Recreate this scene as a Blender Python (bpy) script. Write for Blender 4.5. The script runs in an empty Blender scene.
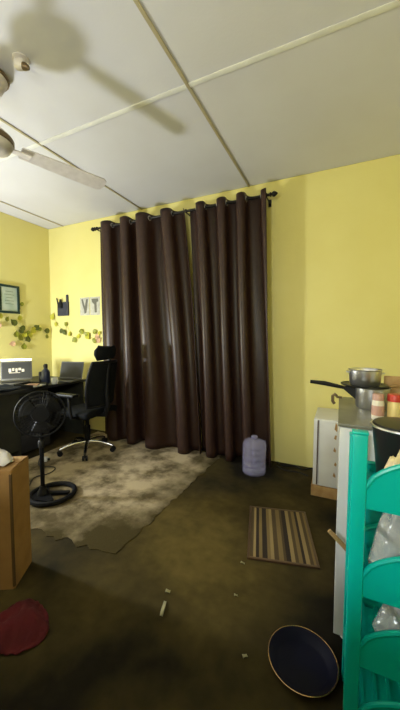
import bpy, bmesh, math, random
from mathutils import Vector, Matrix, Euler

scene = bpy.context.scene
col = scene.collection
PI = math.pi
H = 2.9                      # room height

# ------------------------------------------------------------------ camera
YAW, PITCH, ROLL = -0.4378, -0.0621, 0.003
fw = Vector((math.sin(YAW)*math.cos(PITCH), math.cos(YAW)*math.cos(PITCH), math.sin(PITCH)))
rt = Vector((math.cos(YAW), -math.sin(YAW), 0))
up = rt.cross(fw)
r2 = rt*math.cos(ROLL) + up*math.sin(ROLL)
u2 = -rt*math.sin(ROLL) + up*math.cos(ROLL)
cam_d = bpy.data.cameras.new('camera'); cam = bpy.data.objects.new('camera', cam_d); col.objects.link(cam)
cm = Matrix((r2, u2, -fw)).transposed().to_4x4(); cm.translation = (3.9651, -3.1648, 1.3258)
cam.matrix_world = cm
cam_d.sensor_fit = 'HORIZONTAL'; cam_d.sensor_width = 36; cam_d.lens = 27.0
cam_d.clip_start = 0.02
scene.camera = cam

# ------------------------------------------------------------------ world, exposure, lamps
w = bpy.data.worlds.new('world'); scene.world = w; w.use_nodes = True
w.node_tree.nodes['Background'].inputs[0].default_value = (0.5, 0.55, 0.6, 1)
w.node_tree.nodes['Background'].inputs[1].default_value = 0.02
vs = scene.view_settings
vs.view_transform = 'Standard'; vs.look = 'None'; vs.gamma = 1.0; vs.exposure = 0.0; vs.use_curve_mapping = False
scene.display_settings.display_device = 'sRGB'
LAMP = (0.36, -2.16, 1.15)          # globe floor lamp left of the frame: throws the ceiling-fan shadow
FILL = (3.3, -4.35, 1.74)           # added fill light, behind the camera and the added chest
LAMP_W, FILL_W = 200.0, 112.0
def point(name, loc, watts, radius, color):
    d = bpy.data.lights.new(name, 'POINT'); d.energy = watts; d.shadow_soft_size = radius; d.color = color
    o = bpy.data.objects.new(name, d); o.location = loc; col.objects.link(o); return o
point('floor_lamp_light', LAMP, LAMP_W, 0.10, (0.86, 0.92, 1.0))
point('rear_fill_light', FILL, FILL_W, 0.13, (0.86, 0.92, 1.0))

# ------------------------------------------------------------------ materials
def mat(name, c, rough=0.6, metal=0.0, c2=None, nscale=8.0, ndetail=4.0, bump=0.0, bscale=60.0,
        trans=0.0, ior=1.45, emit=None, estr=0.0, sheen=0.0, spec=0.5, coat=0.0, lo=0.35, hi=0.65, alpha=1.0):
    m = bpy.data.materials.new(name); m.use_nodes = True
    nt = m.node_tree; b = nt.nodes['Principled BSDF']
    b.inputs['Base Color'].default_value = (*c, 1)
    b.inputs['Roughness'].default_value = rough
    b.inputs['Metallic'].default_value = metal
    b.inputs['IOR'].default_value = ior
    b.inputs['Transmission Weight'].default_value = trans
    b.inputs['Sheen Weight'].default_value = sheen
    b.inputs['Specular IOR Level'].default_value = spec
    b.inputs['Coat Weight'].default_value = coat
    b.inputs['Alpha'].default_value = alpha
    tc = nt.nodes.new('ShaderNodeTexCoord')
    if c2 is None: c2 = tuple(x*0.88 for x in c)
    n = nt.nodes.new('ShaderNodeTexNoise'); n.inputs['Scale'].default_value = nscale; n.inputs['Detail'].default_value = ndetail
    r = nt.nodes.new('ShaderNodeValToRGB')
    r.color_ramp.elements[0].position = lo; r.color_ramp.elements[0].color = (*c, 1)
    r.color_ramp.elements[1].position = hi; r.color_ramp.elements[1].color = (*c2, 1)
    nt.links.new(tc.outputs['Object'], n.inputs['Vector']); nt.links.new(n.outputs['Fac'], r.inputs['Fac'])
    nt.links.new(r.outputs['Color'], b.inputs['Base Color'])
    if bump:
        n2 = nt.nodes.new('ShaderNodeTexNoise'); n2.inputs['Scale'].default_value = bscale; n2.inputs['Detail'].default_value = 3
        bp = nt.nodes.new('ShaderNodeBump'); bp.inputs['Strength'].default_value = bump; bp.inputs['Distance'].default_value = 0.01
        nt.links.new(tc.outputs['Object'], n2.inputs['Vector']); nt.links.new(n2.outputs['Fac'], bp.inputs['Height'])
        nt.links.new(bp.outputs['Normal'], b.inputs['Normal'])
    if emit:
        b.inputs['Emission Color'].default_value = (*emit, 1); b.inputs['Emission Strength'].default_value = estr
    return m

M = {}
M['wall'] = mat('yellow_paint', (0.74, 0.665, 0.255), 0.55, c2=(0.71, 0.63, 0.225), nscale=1.6, bump=0.08, bscale=45)
M['ceiling'] = mat('ceiling_board', (0.64, 0.63, 0.675), 0.7, c2=(0.60, 0.585, 0.615), nscale=1.5, bump=0.05)
M['strip_dark'] = mat('brown_seam_strip', (0.42, 0.36, 0.22), 0.6)
M['strip_pale'] = mat('cream_cover_strip', (0.78, 0.77, 0.74), 0.6)
M['white_enamel'] = mat('white_enamel', (0.66, 0.61, 0.60), 0.4, c2=(0.58, 0.53, 0.52), nscale=20)
M['fan_dark'] = mat('brown_bronze', (0.16, 0.11, 0.06), 0.4, 0.5)
M['curtain'] = mat('brown_satin', (0.036, 0.016, 0.0105), 0.42, c2=(0.028, 0.012, 0.008), nscale=14, bump=0.05, bscale=220, spec=0.4)
M['rod'] = mat('black_rod_metal', (0.02, 0.018, 0.016), 0.35, 0.6)
M['steel'] = mat('brushed_steel', (0.74, 0.73, 0.74), 0.33, 1.0)
M['chrome'] = mat('chrome', (0.75, 0.74, 0.72), 0.15, 1.0)
M['black_plastic'] = mat('black_plastic', (0.007, 0.007, 0.008), 0.5, spec=0.35)
M['black_mesh'] = mat('black_mesh_fabric', (0.007, 0.008, 0.009), 0.9, spec=0.2, bump=0.3, bscale=400)
M['black_metal'] = mat('black_metal', (0.008, 0.008, 0.010), 0.6, 0.0, spec=0.15)
M['desk'] = mat('dark_desk_board', (0.022, 0.022, 0.026), 0.45, c2=(0.015, 0.015, 0.017), nscale=6)
M['desk_panel'] = mat('dark_olive_panel', (0.030, 0.030, 0.020), 0.6, c2=(0.02, 0.02, 0.015))
M['navy'] = mat('navy_plastic', (0.015, 0.022, 0.06), 0.35)
M['navy_cloth'] = mat('navy_cloth', (0.03, 0.04, 0.065), 0.85, bump=0.2, bscale=120)
M['grey_plastic'] = mat('grey_plastic', (0.12, 0.12, 0.12), 0.5)
M['silver'] = mat('laptop_silver', (0.13, 0.125, 0.105), 0.4, 0.4)
M['screen_dark'] = mat('dark_screen', (0.03, 0.03, 0.032), 0.55, spec=0.3)
M['screen_on'] = mat('lit_screen', (0.02, 0.02, 0.02), 0.3, emit=(0.10, 0.10, 0.07), estr=0.3)
M['screen_glow'] = mat('lit_screen_bright', (0.5, 0.45, 0.35), 0.4, emit=(1.0, 0.86, 0.55), estr=0.25)
M['light_bar'] = mat('warm_light_bar', (0.9, 0.8, 0.5), 0.4, emit=(1.0, 0.90, 0.62), estr=5.0)
M['white'] = mat('white_plastic', (0.70, 0.70, 0.68), 0.4)
M['white_paper'] = mat('white_paper', (0.62, 0.61, 0.54), 0.8)
M['cardboard'] = mat('cardboard', (0.34, 0.19, 0.065), 0.85, c2=(0.28, 0.15, 0.05), nscale=10, bump=0.06)
M['cardboard_dark'] = mat('cardboard_edge', (0.10, 0.055, 0.02), 0.9)
M['tape'] = mat('packing_tape', (0.36, 0.24, 0.10), 0.3)
M['cloth_white'] = mat('white_cloth', (0.66, 0.62, 0.58), 0.85, bump=0.2)
M['cloth_red'] = mat('dark_red_cloth', (0.10, 0.004, 0.009), 0.9, c2=(0.07, 0.003, 0.006), bump=0.3)
M['white_wood'] = mat('white_painted_board', (0.66, 0.66, 0.66), 0.45, c2=(0.60, 0.585, 0.57), nscale=5)
M['worktop'] = mat('grey_worktop', (0.19, 0.185, 0.14), 0.4, c2=(0.14, 0.135, 0.10), nscale=12)
M['raw_wood'] = mat('raw_wood', (0.40, 0.25, 0.10), 0.75, c2=(0.30, 0.17, 0.06), nscale=18)
M['dark_wood'] = mat('dark_wood', (0.10, 0.055, 0.03), 0.5, c2=(0.07, 0.04, 0.02), nscale=10)
M['teal'] = mat('teal_plastic', (0.0, 0.47, 0.41), 0.35, c2=(0.0, 0.43, 0.37), nscale=3, spec=0.5)
M['bag_clear'] = mat('cloudy_clear_plastic', (0.46, 0.48, 0.48), 0.15, c2=(0.60, 0.58, 0.55), nscale=14, bump=0.9, bscale=28, alpha=0.45, spec=0.8)
M['bag_tan'] = mat('tan_plastic_bag', (0.62, 0.50, 0.22), 0.45, c2=(0.66, 0.50, 0.34), nscale=12, bump=0.4, bscale=30)
M['jug'] = mat('violet_clear_plastic', (0.60, 0.57, 0.86), 0.10, spec=0.9, c2=(0.54, 0.52, 0.80), alpha=0.13, coat=0.6)
M['cap_blue'] = mat('pale_violet_cap', (0.30, 0.28, 0.45), 0.4, alpha=0.6)
M['pot_black'] = mat('black_enamel', (0.008, 0.009, 0.010), 0.35)
M['jar_white'] = mat('cream_jar', (0.66, 0.60, 0.50), 0.4)
M['jar_pink'] = mat('pink_jar', (0.50, 0.28, 0.22), 0.4)
M['lid_red'] = mat('red_lid', (0.48, 0.035, 0.02), 0.4)
M['jar_yellow'] = mat('yellow_jar', (0.70, 0.55, 0.22), 0.4)
M['basin_navy'] = mat('navy_enamel', (0.003, 0.004, 0.017), 0.55, c2=(0.005, 0.005, 0.013), nscale=6, spec=0.15)
M['basin_rim'] = mat('worn_gold_rim', (0.40, 0.26, 0.12), 0.25, 0.9)
M['leaf_dark'] = mat('leaf_dark', (0.085, 0.10, 0.012), 0.5)
M['leaf_olive'] = mat('leaf_olive', (0.24, 0.25, 0.02), 0.5)
M['leaf_lime'] = mat('leaf_lime', (0.48, 0.45, 0.04), 0.5)
M['petal_pink'] = mat('petal_pink', (0.55, 0.34, 0.19), 0.6)
M['stem'] = mat('vine_stem', (0.45, 0.42, 0.08), 0.6)
M['frame_green'] = mat('dark_green_frame', (0.012, 0.035, 0.03), 0.35)
M['print_pale'] = mat('pale_print', (0.50, 0.55, 0.44), 0.6, c2=(0.36, 0.44, 0.34), nscale=7)
M['print_ink'] = mat('faded_ink', (0.22, 0.28, 0.18), 0.7)
M['pocket'] = mat('charcoal_felt', (0.045, 0.045, 0.055), 0.85, bump=0.2)
M['photo_bg'] = mat('photo_paper', (0.50, 0.49, 0.42), 0.5, c2=(0.38, 0.37, 0.32), nscale=22)
M['photo_dark'] = mat('photo_dark', (0.13, 0.125, 0.10), 0.5)
M['cable'] = mat('black_cable', (0.012, 0.012, 0.012), 0.5)
M['paper_bit'] = mat('paper_bit', (0.32, 0.30, 0.17), 0.8)
M['lamp_glass'] = mat('milk_glass', (0.8, 0.8, 0.78), 0.3)

def floor_material():
    m = mat('olive_cement', (0.125, 0.095, 0.030), 0.85, spec=0.12)
    nt = m.node_tree; b = nt.nodes['Principled BSDF']
    for n in list(nt.nodes):
        if n.type not in ('BSDF_PRINCIPLED', 'OUTPUT_MATERIAL', 'TEX_COORD'): nt.nodes.remove(n)
    tc = [n for n in nt.nodes if n.type == 'TEX_COORD'][0]
    n1 = nt.nodes.new('ShaderNodeTexNoise'); n1.inputs['Scale'].default_value = 1.5; n1.inputs['Detail'].default_value = 6
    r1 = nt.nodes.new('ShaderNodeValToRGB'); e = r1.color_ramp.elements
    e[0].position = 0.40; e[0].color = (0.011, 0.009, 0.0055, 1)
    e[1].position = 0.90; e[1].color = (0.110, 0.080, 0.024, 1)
    n2 = nt.nodes.new('ShaderNodeTexNoise'); n2.inputs['Scale'].default_value = 14; n2.inputs['Detail'].default_value = 5
    mx = nt.nodes.new('ShaderNodeMixRGB'); mx.blend_type = 'OVERLAY'; mx.inputs[0].default_value = 0.45
    # a lighter brown lit patch painted into the colour, ragged outline, darker shade around
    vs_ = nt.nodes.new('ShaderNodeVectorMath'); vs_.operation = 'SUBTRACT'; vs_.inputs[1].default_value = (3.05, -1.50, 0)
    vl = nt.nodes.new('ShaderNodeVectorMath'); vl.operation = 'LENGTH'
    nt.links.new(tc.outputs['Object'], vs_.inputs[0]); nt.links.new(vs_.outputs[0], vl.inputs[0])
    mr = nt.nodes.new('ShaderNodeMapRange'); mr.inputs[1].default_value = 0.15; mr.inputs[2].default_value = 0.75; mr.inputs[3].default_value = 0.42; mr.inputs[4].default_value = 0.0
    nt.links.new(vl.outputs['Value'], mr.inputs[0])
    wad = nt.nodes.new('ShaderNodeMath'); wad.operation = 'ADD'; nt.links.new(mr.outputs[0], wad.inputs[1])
    bp = nt.nodes.new('ShaderNodeBump'); bp.inputs['Strength'].default_value = 0.15; bp.inputs['Distance'].default_value = 0.01
    for n in (n1, n2): nt.links.new(tc.outputs['Object'], n.inputs['Vector'])
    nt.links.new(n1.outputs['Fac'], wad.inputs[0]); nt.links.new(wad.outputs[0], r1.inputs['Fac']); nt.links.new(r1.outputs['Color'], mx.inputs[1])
    nt.links.new(n2.outputs['Fac'], mx.inputs[2]); nt.links.new(mx.outputs['Color'], b.inputs['Base Color'])
    nt.links.new(n2.outputs['Fac'], bp.inputs['Height']); nt.links.new(bp.outputs['Normal'], b.inputs['Normal'])
    return m
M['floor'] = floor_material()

def rug_material():
    m = mat('beige_worn_carpet', (0.36, 0.30, 0.17), 0.95, spec=0.1)
    nt = m.node_tree; b = nt.nodes['Principled BSDF']
    for n in list(nt.nodes):
        if n.type not in ('BSDF_PRINCIPLED', 'OUTPUT_MATERIAL', 'TEX_COORD'): nt.nodes.remove(n)
    tc = [n for n in nt.nodes if n.type == 'TEX_COORD'][0]
    n1 = nt.nodes.new('ShaderNodeTexNoise'); n1.inputs['Scale'].default_value = 3.6; n1.inputs['Detail'].default_value = 7; n1.inputs['Roughness'].default_value = 0.62
    r1 = nt.nodes.new('ShaderNodeValToRGB'); e = r1.color_ramp.elements
    e[0].position = 0.38; e[0].color = (0.12, 0.092, 0.048, 1)
    e[1].position = 0.58; e[1].color = (0.46, 0.37, 0.235, 1)
    n2 = nt.nodes.new('ShaderNodeTexNoise'); n2.inputs['Scale'].default_value = 120; n2.inputs['Detail'].default_value = 2
    bp = nt.nodes.new('ShaderNodeBump'); bp.inputs['Strength'].default_value = 0.5; bp.inputs['Distance'].default_value = 0.01
    for n in (n1, n2): nt.links.new(tc.outputs['Object'], n.inputs['Vector'])
    # darker towards the near and right edges, broken up by noise
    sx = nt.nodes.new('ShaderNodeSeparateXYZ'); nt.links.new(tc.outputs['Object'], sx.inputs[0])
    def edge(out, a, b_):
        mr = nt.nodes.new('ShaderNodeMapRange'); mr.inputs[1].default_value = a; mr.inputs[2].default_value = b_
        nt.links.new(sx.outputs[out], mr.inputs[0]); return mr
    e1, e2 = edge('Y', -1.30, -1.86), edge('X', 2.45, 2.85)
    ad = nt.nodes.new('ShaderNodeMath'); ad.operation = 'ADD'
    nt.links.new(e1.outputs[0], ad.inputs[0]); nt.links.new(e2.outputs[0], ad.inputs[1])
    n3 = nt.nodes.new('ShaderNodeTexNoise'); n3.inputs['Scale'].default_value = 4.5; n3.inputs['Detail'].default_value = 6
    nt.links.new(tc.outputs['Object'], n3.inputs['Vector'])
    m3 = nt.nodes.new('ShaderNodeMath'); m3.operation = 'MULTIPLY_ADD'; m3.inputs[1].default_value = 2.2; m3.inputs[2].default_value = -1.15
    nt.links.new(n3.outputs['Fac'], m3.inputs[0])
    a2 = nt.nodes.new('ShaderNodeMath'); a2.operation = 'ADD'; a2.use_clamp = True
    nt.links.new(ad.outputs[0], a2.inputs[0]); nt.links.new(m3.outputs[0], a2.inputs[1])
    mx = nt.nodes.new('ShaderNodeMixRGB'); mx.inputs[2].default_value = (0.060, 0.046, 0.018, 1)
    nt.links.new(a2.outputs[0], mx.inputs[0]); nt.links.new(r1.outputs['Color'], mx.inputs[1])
    nt.links.new(n1.outputs['Fac'], r1.inputs['Fac']); nt.links.new(mx.outputs['Color'], b.inputs['Base Color'])
    nt.links.new(n2.outputs['Fac'], bp.inputs['Height']); nt.links.new(bp.outputs['Normal'], b.inputs['Normal'])
    return m
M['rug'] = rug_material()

def stripe_material(width, stops):
    m = mat('striped_weave', (0.2, 0.15, 0.08), 0.9)
    nt = m.node_tree; b = nt.nodes['Principled BSDF']
    for n in list(nt.nodes):
        if n.type not in ('BSDF_PRINCIPLED', 'OUTPUT_MATERIAL', 'TEX_COORD'): nt.nodes.remove(n)
    tc = [n for n in nt.nodes if n.type == 'TEX_COORD'][0]
    sx = nt.nodes.new('ShaderNodeSeparateXYZ'); mr = nt.nodes.new('ShaderNodeMapRange')
    mr.inputs[1].default_value = -width/2; mr.inputs[2].default_value = width/2
    r = nt.nodes.new('ShaderNodeValToRGB'); r.color_ramp.interpolation = 'CONSTANT'
    e = r.color_ramp.elements
    while len(e) > 1: e.remove(e[-1])
    for i, (p, c) in enumerate(stops):
        el = e[0] if i == 0 else e.new(p)
        el.position = p; el.color = (*c, 1)
    nt.links.new(tc.outputs['Object'], sx.inputs[0]); nt.links.new(sx.outputs['X'], mr.inputs[0])
    nt.links.new(mr.outputs[0], r.inputs['Fac']); nt.links.new(r.outputs['Color'], b.inputs['Base Color'])
    n2 = nt.nodes.new('ShaderNodeTexNoise'); n2.inputs['Scale'].default_value = 200
    bp = nt.nodes.new('ShaderNodeBump'); bp.inputs['Strength'].default_value = 0.4; bp.inputs['Distance'].default_value = 0.005
    nt.links.new(tc.outputs['Object'], n2.inputs['Vector']); nt.links.new(n2.outputs['Fac'], bp.inputs['Height'])
    nt.links.new(bp.outputs['Normal'], b.inputs['Normal'])
    return m

# ------------------------------------------------------------------ mesh helpers
class MB:
    def __init__(self): self.bm = bmesh.new()
    def box(self, c, s, rz=0, rx=0, ry=0, bev=0.0):
        mt = Matrix.Translation(c) @ Euler((rx, ry, rz)).to_matrix().to_4x4() @ Matrix.Diagonal((*s, 1))
        r = bmesh.ops.create_cube(self.bm, size=1, matrix=mt)
        if bev:
            ed = {e for v in r['verts'] for e in v.link_edges}
            bmesh.ops.bevel(self.bm, geom=list(ed), offset=bev, segments=2, affect='EDGES', profile=0.6)
        return self
    def cyl(self, a, b, r0, r1=None, seg=16, caps=True):
        a, b = Vector(a), Vector(b); d = b-a
        if r1 is None: r1 = r0
        q = d.to_track_quat('Z', 'Y').to_matrix().to_4x4()
        bmesh.ops.create_cone(self.bm, cap_ends=caps, segments=seg, radius1=r0, radius2=r1, depth=d.length,
                              matrix=Matrix.Translation((a+b)/2) @ q)
        return self
    def lathe(self, prof, c=(0, 0, 0), seg=28, axis=None):
        q = Matrix.Translation(c)
        if axis is not None: q = q @ Vector(axis).to_track_quat('Z', 'Y').to_matrix().to_4x4()
        rings = []
        for (r, z) in prof:
            if r < 1e-5: rings.append([self.bm.verts.new(q @ Vector((0, 0, z)))])
            else: rings.append([self.bm.verts.new(q @ Vector((r*math.cos(2*PI*k/seg), r*math.sin(2*PI*k/seg), z))) for k in range(seg)])
        for i in range(len(rings)-1):
            A, B = rings[i], rings[i+1]
            for k in range(seg):
                k2 = (k+1) % seg
                if len(A) == 1 and len(B) == 1: continue
                if len(A) == 1: self.bm.faces.new((A[0], B[k2], B[k]))
                elif len(B) == 1: self.bm.faces.new((A[k], A[k2], B[0]))
                else: self.bm.faces.new((A[k], A[k2], B[k2], B[k]))
        return self
    def tube(self, pts, r, seg=8, closed=False):
        pts = [Vector(p) for p in pts]; n = len(pts); rings = []
        prev = None
        for i, p in enumerate(pts):
            if closed: t = pts[(i+1) % n]-pts[i-1]
            else: t = pts[min(i+1, n-1)]-pts[max(i-1, 0)]
            t.normalize()
            ref = prev if prev is not None else (Vector((0, 0, 1)) if abs(t.z) < 0.9 else Vector((1, 0, 0)))
            a = ref - t*ref.dot(t); a.normalize(); b = t.cross(a); prev = a
            rr = r[i] if isinstance(r, (list, tuple)) else r
            rings.append([self.bm.verts.new(p + a*rr*math.cos(2*PI*k/seg) + b*rr*math.sin(2*PI*k/seg)) for k in range(seg)])
        for i in range(n if closed else n-1):
            A, B = rings[i], rings[(i+1) % n]
            for k in range(seg): self.bm.faces.new((A[k], A[(k+1) % seg], B[(k+1) % seg], B[k]))
        if not closed:
            self.bm.faces.new(rings[0][::-1]); self.bm.faces.new(rings[-1])
        return self
    def torus(self, c, axis, R, r, n=24, seg=8):
        q = Vector(axis).to_track_quat('Z', 'Y').to_matrix()
        return self.tube([Vector(c) + q @ Vector((R*math.cos(2*PI*k/n), R*math.sin(2*PI*k/n), 0)) for k in range(n)], r, seg, True)
    def prism(self, poly, z0, z1, mt=None):
        mt = mt or Matrix.Identity(4)
        lo = [self.bm.verts.new(mt @ Vector((x, y, z0))) for x, y in poly]
        hi = [self.bm.verts.new(mt @ Vector((x, y, z1))) for x, y in poly]
        n = len(poly)
        self.bm.faces.new(lo[::-1]); self.bm.faces.new(hi)
        for k in range(n): self.bm.faces.new((lo[k], lo[(k+1) % n], hi[(k+1) % n], hi[k]))
        return self
    def grid(self, f, nu, nv, thick=None):
        V = [[self.bm.verts.new(f(i/nu, j/nv)) for j in range(nv+1)] for i in range(nu+1)]
        for i in range(nu):
            for j in range(nv): self.bm.faces.new((V[i][j], V[i+1][j], V[i+1][j+1], V[i][j+1]))
        return self
    def build(self, name, m, parent=None, loc=(0, 0, 0), rot=(0, 0, 0), smooth=True, angle=40):
        bmesh.ops.recalc_face_normals(self.bm, faces=self.bm.faces[:])
        me = bpy.data.meshes.new(name); self.bm.to_mesh(me); self.bm.free()
        me.materials.append(M[m] if isinstance(m, str) else m)
        if smooth:
            for p in me.polygons: p.use_smooth = True
            me.set_sharp_from_angle(angle=math.radians(angle))
        o = bpy.data.objects.new(name, me); col.objects.link(o)
        o.location = loc; o.rotation_euler = rot
        if parent: o.parent = parent
        return o
def tag(o, label, cat, group=None):
    o['label'] = label; o['category'] = cat
    if group: o['group'] = group
    return o
def thing(name, label, cat, loc=(0, 0, 0), rz=0, group=None):
    o = bpy.data.objects.new(name, None); col.objects.link(o); o.empty_display_size = 0.1
    o.location = loc; o.rotation_euler = (0, 0, rz)
    return tag(o, label, cat, group)
def struct(o): o['kind'] = 'structure'; return o
def solid(o, t, off=0.0):
    md = o.modifiers.new('thickness', 'SOLIDIFY'); md.thickness = t; md.offset = off; return o
def share(src, name, parent, loc, rot=(0, 0, 0), sc=(1, 1, 1), m=None):
    o = bpy.data.objects.new(name, src.data); col.objects.link(o); o.parent = parent
    o.location = loc; o.rotation_euler = rot; o.scale = sc
    return o

# ------------------------------------------------------------------ room shell
XR, YF = 4.72, -5.0
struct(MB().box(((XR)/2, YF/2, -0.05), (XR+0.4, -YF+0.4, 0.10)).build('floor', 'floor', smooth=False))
struct(MB().box((XR/2, 0.05, H/2), (XR+0.2, 0.10, H)).build('wall_back', 'wall', smooth=False))
struct(MB().box((-0.05, YF/2, H/2), (0.10, -YF, H)).build('wall_left', 'wall', smooth=False))
struct(MB().box((XR+0.05, YF/2, H/2), (0.10, -YF, H)).build('wall_right', 'wall', smooth=False))
struct(MB().box((XR/2, YF-0.05, H/2), (XR+0.2, 0.10, H)).build('wall_front', 'wall', smooth=False))
ceil = struct(MB().box((XR/2, YF/2, H+0.07), (XR+0.2, -YF+0.2, 0.10)).build('ceiling', 'ceiling', smooth=False))
gx = [0, 0.31, 1.68, 3.05, 4.42, XR]; gy = [0, -1.40, -2.77, -4.14, YF]
for i in range(len(gx)-1):
    for j in range(len(gy)-1):
        x0, x1, y0, y1 = gx[i]+.003, gx[i+1]-.003, gy[j+1]+.003, gy[j]-.003
        MB().box(((x0+x1)/2, (y0+y1)/2, H+0.0105), (x1-x0, y1-y0, 0.019)).build('ceiling_panel', 'ceiling', ceil, smooth=False)
tn = 1
for x in gx[1:-1]:
    struct(MB().box((x, YF/2, H-0.004), (0.022, -YF, 0.006), bev=0.002).build('trim_%d' % tn, 'strip_dark')); tn += 1
for y in gy[1:-1]:
    struct(MB().box((XR/2, y, H-0.003), (XR, 0.036, 0.006), bev=0.003).build('trim_%d' % tn, 'strip_pale')); tn += 1

# ------------------------------------------------------------------ beige carpet with ragged worn edges
random.seed(4)
def ragged(a, b, n, amp):
    a, b = Vector(a), Vector(b); d = (b-a); nrm = Vector((-d.y, d.x)).normalized()
    return [a + d*(k/n) + nrm*random.uniform(-amp, amp)*(0 if k == 0 else 1) for k in range(n)]
poly = ragged((0.98, -1.86), (2.72, -1.84), 40, 0.035) + ragged((2.76, -1.80), (2.80, -0.10), 36, 0.018) + ragged((2.80, -0.10), (0.95, -0.06), 4, 0.0) + ragged((0.95, -0.06), (0.98, -1.86), 10, 0.01)
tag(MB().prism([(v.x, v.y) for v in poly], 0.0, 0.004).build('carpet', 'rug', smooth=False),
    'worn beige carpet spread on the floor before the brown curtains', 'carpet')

# ------------------------------------------------------------------ ceiling fan
fan = thing('ceiling_fan', 'white three-blade ceiling fan hanging at the left of the ceiling', 'ceiling fan', (2.01, -2.0, H))
MB().lathe([(0.0, -0.001), (0.06, -0.001), (0.108, -0.02), (0.112, -0.035), (0.08, -0.10), (0.03, -0.13), (0, -0.13)]).build('canopy', 'white_enamel', fan)
MB().torus((0, 0, -0.030), (0, 0, 1), 0.110, 0.011).build('canopy_band', 'fan_dark', fan)
MB().cyl((0, 0, -0.12), (0, 0, -0.31), 0.012).build('downrod', 'white_enamel', fan)
MB().lathe([(0, -0.29), (0.03, -0.29), (0.05, -0.33), (0.10, -0.345), (0.128, -0.37), (0.128, -0.41), (0.11, -0.44), (0.06, -0.465), (0.0, -0.47)]).build('motor_housing', 'white_enamel', fan)
MB().lathe([(0.127, -0.372), (0.134, -0.38), (0.134, -0.402), (0.127, -0.41)]).build('motor_band', 'fan_dark', fan)
for k in range(3):
    a = math.radians(71 + 120*k); ca, sa = math.cos(a), math.sin(a)
    rz = Matrix.Rotation(a, 4, 'Z')
    arm = MB().prism([(0.11, -0.022), (0.23, -0.03), (0.23, 0.03), (0.11, 0.022)], -0.412, -0.404, rz).build('blade_arm', 'white_enamel', fan)
    pl = [(0.17, -0.050), (0.45, -0.062), (0.72, -0.068), (0.745, -0.05), (0.755, 0), (0.745, 0.05), (0.72, 0.068), (0.45, 0.062), (0.17, 0.050)]
    MB().prism(pl, -0.004, 0.004, rz @ Matrix.Translation((0, 0, -0.40)) @ Matrix.Rotation(math.radians(-12), 4, 'X')).build('blade', 'white_enamel', fan)

hook = thing('ceiling_lamp_holder', 'small white cone lamp holder with a dark socket, beside the fan canopy', 'lamp holder', (2.27, -1.96, H))
MB().lathe([(0, -0.001), (0.045, -0.001), (0.045, -0.008), (0.026, -0.014), (0.02, -0.035), (0, -0.035)]).build('rose', 'white_enamel', hook)
MB().lathe([(0.030, 0), (0.027, 0.02), (0.018, 0.045), (0.0, 0.045)], c=(-.02, -.01, -0.028), axis=(0.8, 0.35, -0.30), seg=18).build('shade', 'white_enamel', hook)
MB().lathe([(0.0205, 0.038), (0.019, 0.05), (0.011, 0.07), (0.0, 0.072)], c=(-.02, -.01, -0.028), axis=(0.8, 0.35, -0.30), seg=18).build('socket', 'fan_dark', hook)

# ------------------------------------------------------------------ curtains on a rod
RY, RZ = -0.16, 2.70
rod = thing('curtain_rod', 'long black curtain rod with knob finials above the brown curtains', 'curtain rod', (2.2, RY, RZ))
MB().cyl((-1.13, 0, 0), (1.10, 0, 0), 0.013).build('rod', 'rod', rod)
for s, x in ((-1, -1.13), (1, 1.10)):
    MB().lathe([(0.013, 0), (0.022, 0.004), (0.022, 0.012), (0.012, 0.018), (0.024, 0.034), (0.026, 0.045), (0.018, 0.062), (0.004, 0.078), (0, 0.08)], c=(x, 0, 0), axis=(s, 0, 0), seg=16).build('finial', 'rod', rod)
for x in (-1.10, 0.185, 1.07):
    b = MB(); b.cyl((x, 0, -0.016), (x, -RY-0.006, -0.016), 0.007, seg=8); b.torus((x, 0, 0), (1, 0, 0), 0.018, 0.005, 16, 6)
    b.box((x, -RY-0.004, -0.016), (0.03, 0.008, 0.07)); b.build('bracket', 'rod', rod)

def curtain(x0t, x1t, x0b, x1b, n, ph, seed, label, out, amp, name='brown_curtain'):
    rnd = random.Random(seed)
    js = [(rnd.uniform(0.5, 1.0), rnd.uniform(0, 6.28), rnd.uniform(0.6, 1.7)) for _ in range(4)]
    root = thing(name, label, 'curtain', ((x0t+x1t)/2, RY, 0), 0, 'pair of brown curtains')
    cx = (x0t+x1t)/2; ztop, zbot = RZ+0.045, 0.012
    def warp(u):       # uneven fold widths
        return u + sum(0.012*a*math.sin(2*PI*k*u*f+p) for k, (a, p, f) in zip((1, 2, 3, 2), js))
    def f(u, v):       # v 0 = hem, 1 = top
        t = 1-v
        ph2 = 2*PI*n*warp(u) + ph + 0.55*t*math.sin(3.1*u*PI+seed) + 0.18*math.sin(5*t+6*u+seed)
        A = amp + 0.010*t + 0.012*math.sin(9*u+seed)
        x = (x0t+(x1t-x0t)*u)*(1-t) + (x0b+(x1b-x0b)*u)*t
        x -= (x1t-x0t)/n*0.075*math.sin(2*ph2)
        s = math.sin(ph2)
        y = A*s - out*t*t + 0.012*t*math.sin(17*u+2*seed)
        z = zbot + (ztop-zbot)*v + (0.006*math.cos(ph2*1.0) if v > .99 else 0) + 0.010*math.sin(11*u+seed)*t
        return Vector((x-cx, min(y, 0.135), max(z, 0.008)))
    o = MB().grid(f, 190, 44).build('cloth', 'curtain', root, angle=180)
    solid(o, 0.004)
    # eyelet rings where the cloth crosses the rod
    prev = None; cnt = 0
    for i in range(0, 800):
        u = i/799; p = f(u, (RZ-zbot)/(ztop-zbot))
        if prev is not None and prev.y*p.y < 0:
            d = (p-prev).normalized()
            MB().torus((p.x, 0, RZ), (d.y, -d.x, 0) if abs(d.y) < .2 else (1, -d.x/d.y*0.5, 0), 0.024, 0.006, 18, 6).build('eyelet', 'steel', root)
        prev = p
    return root
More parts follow.
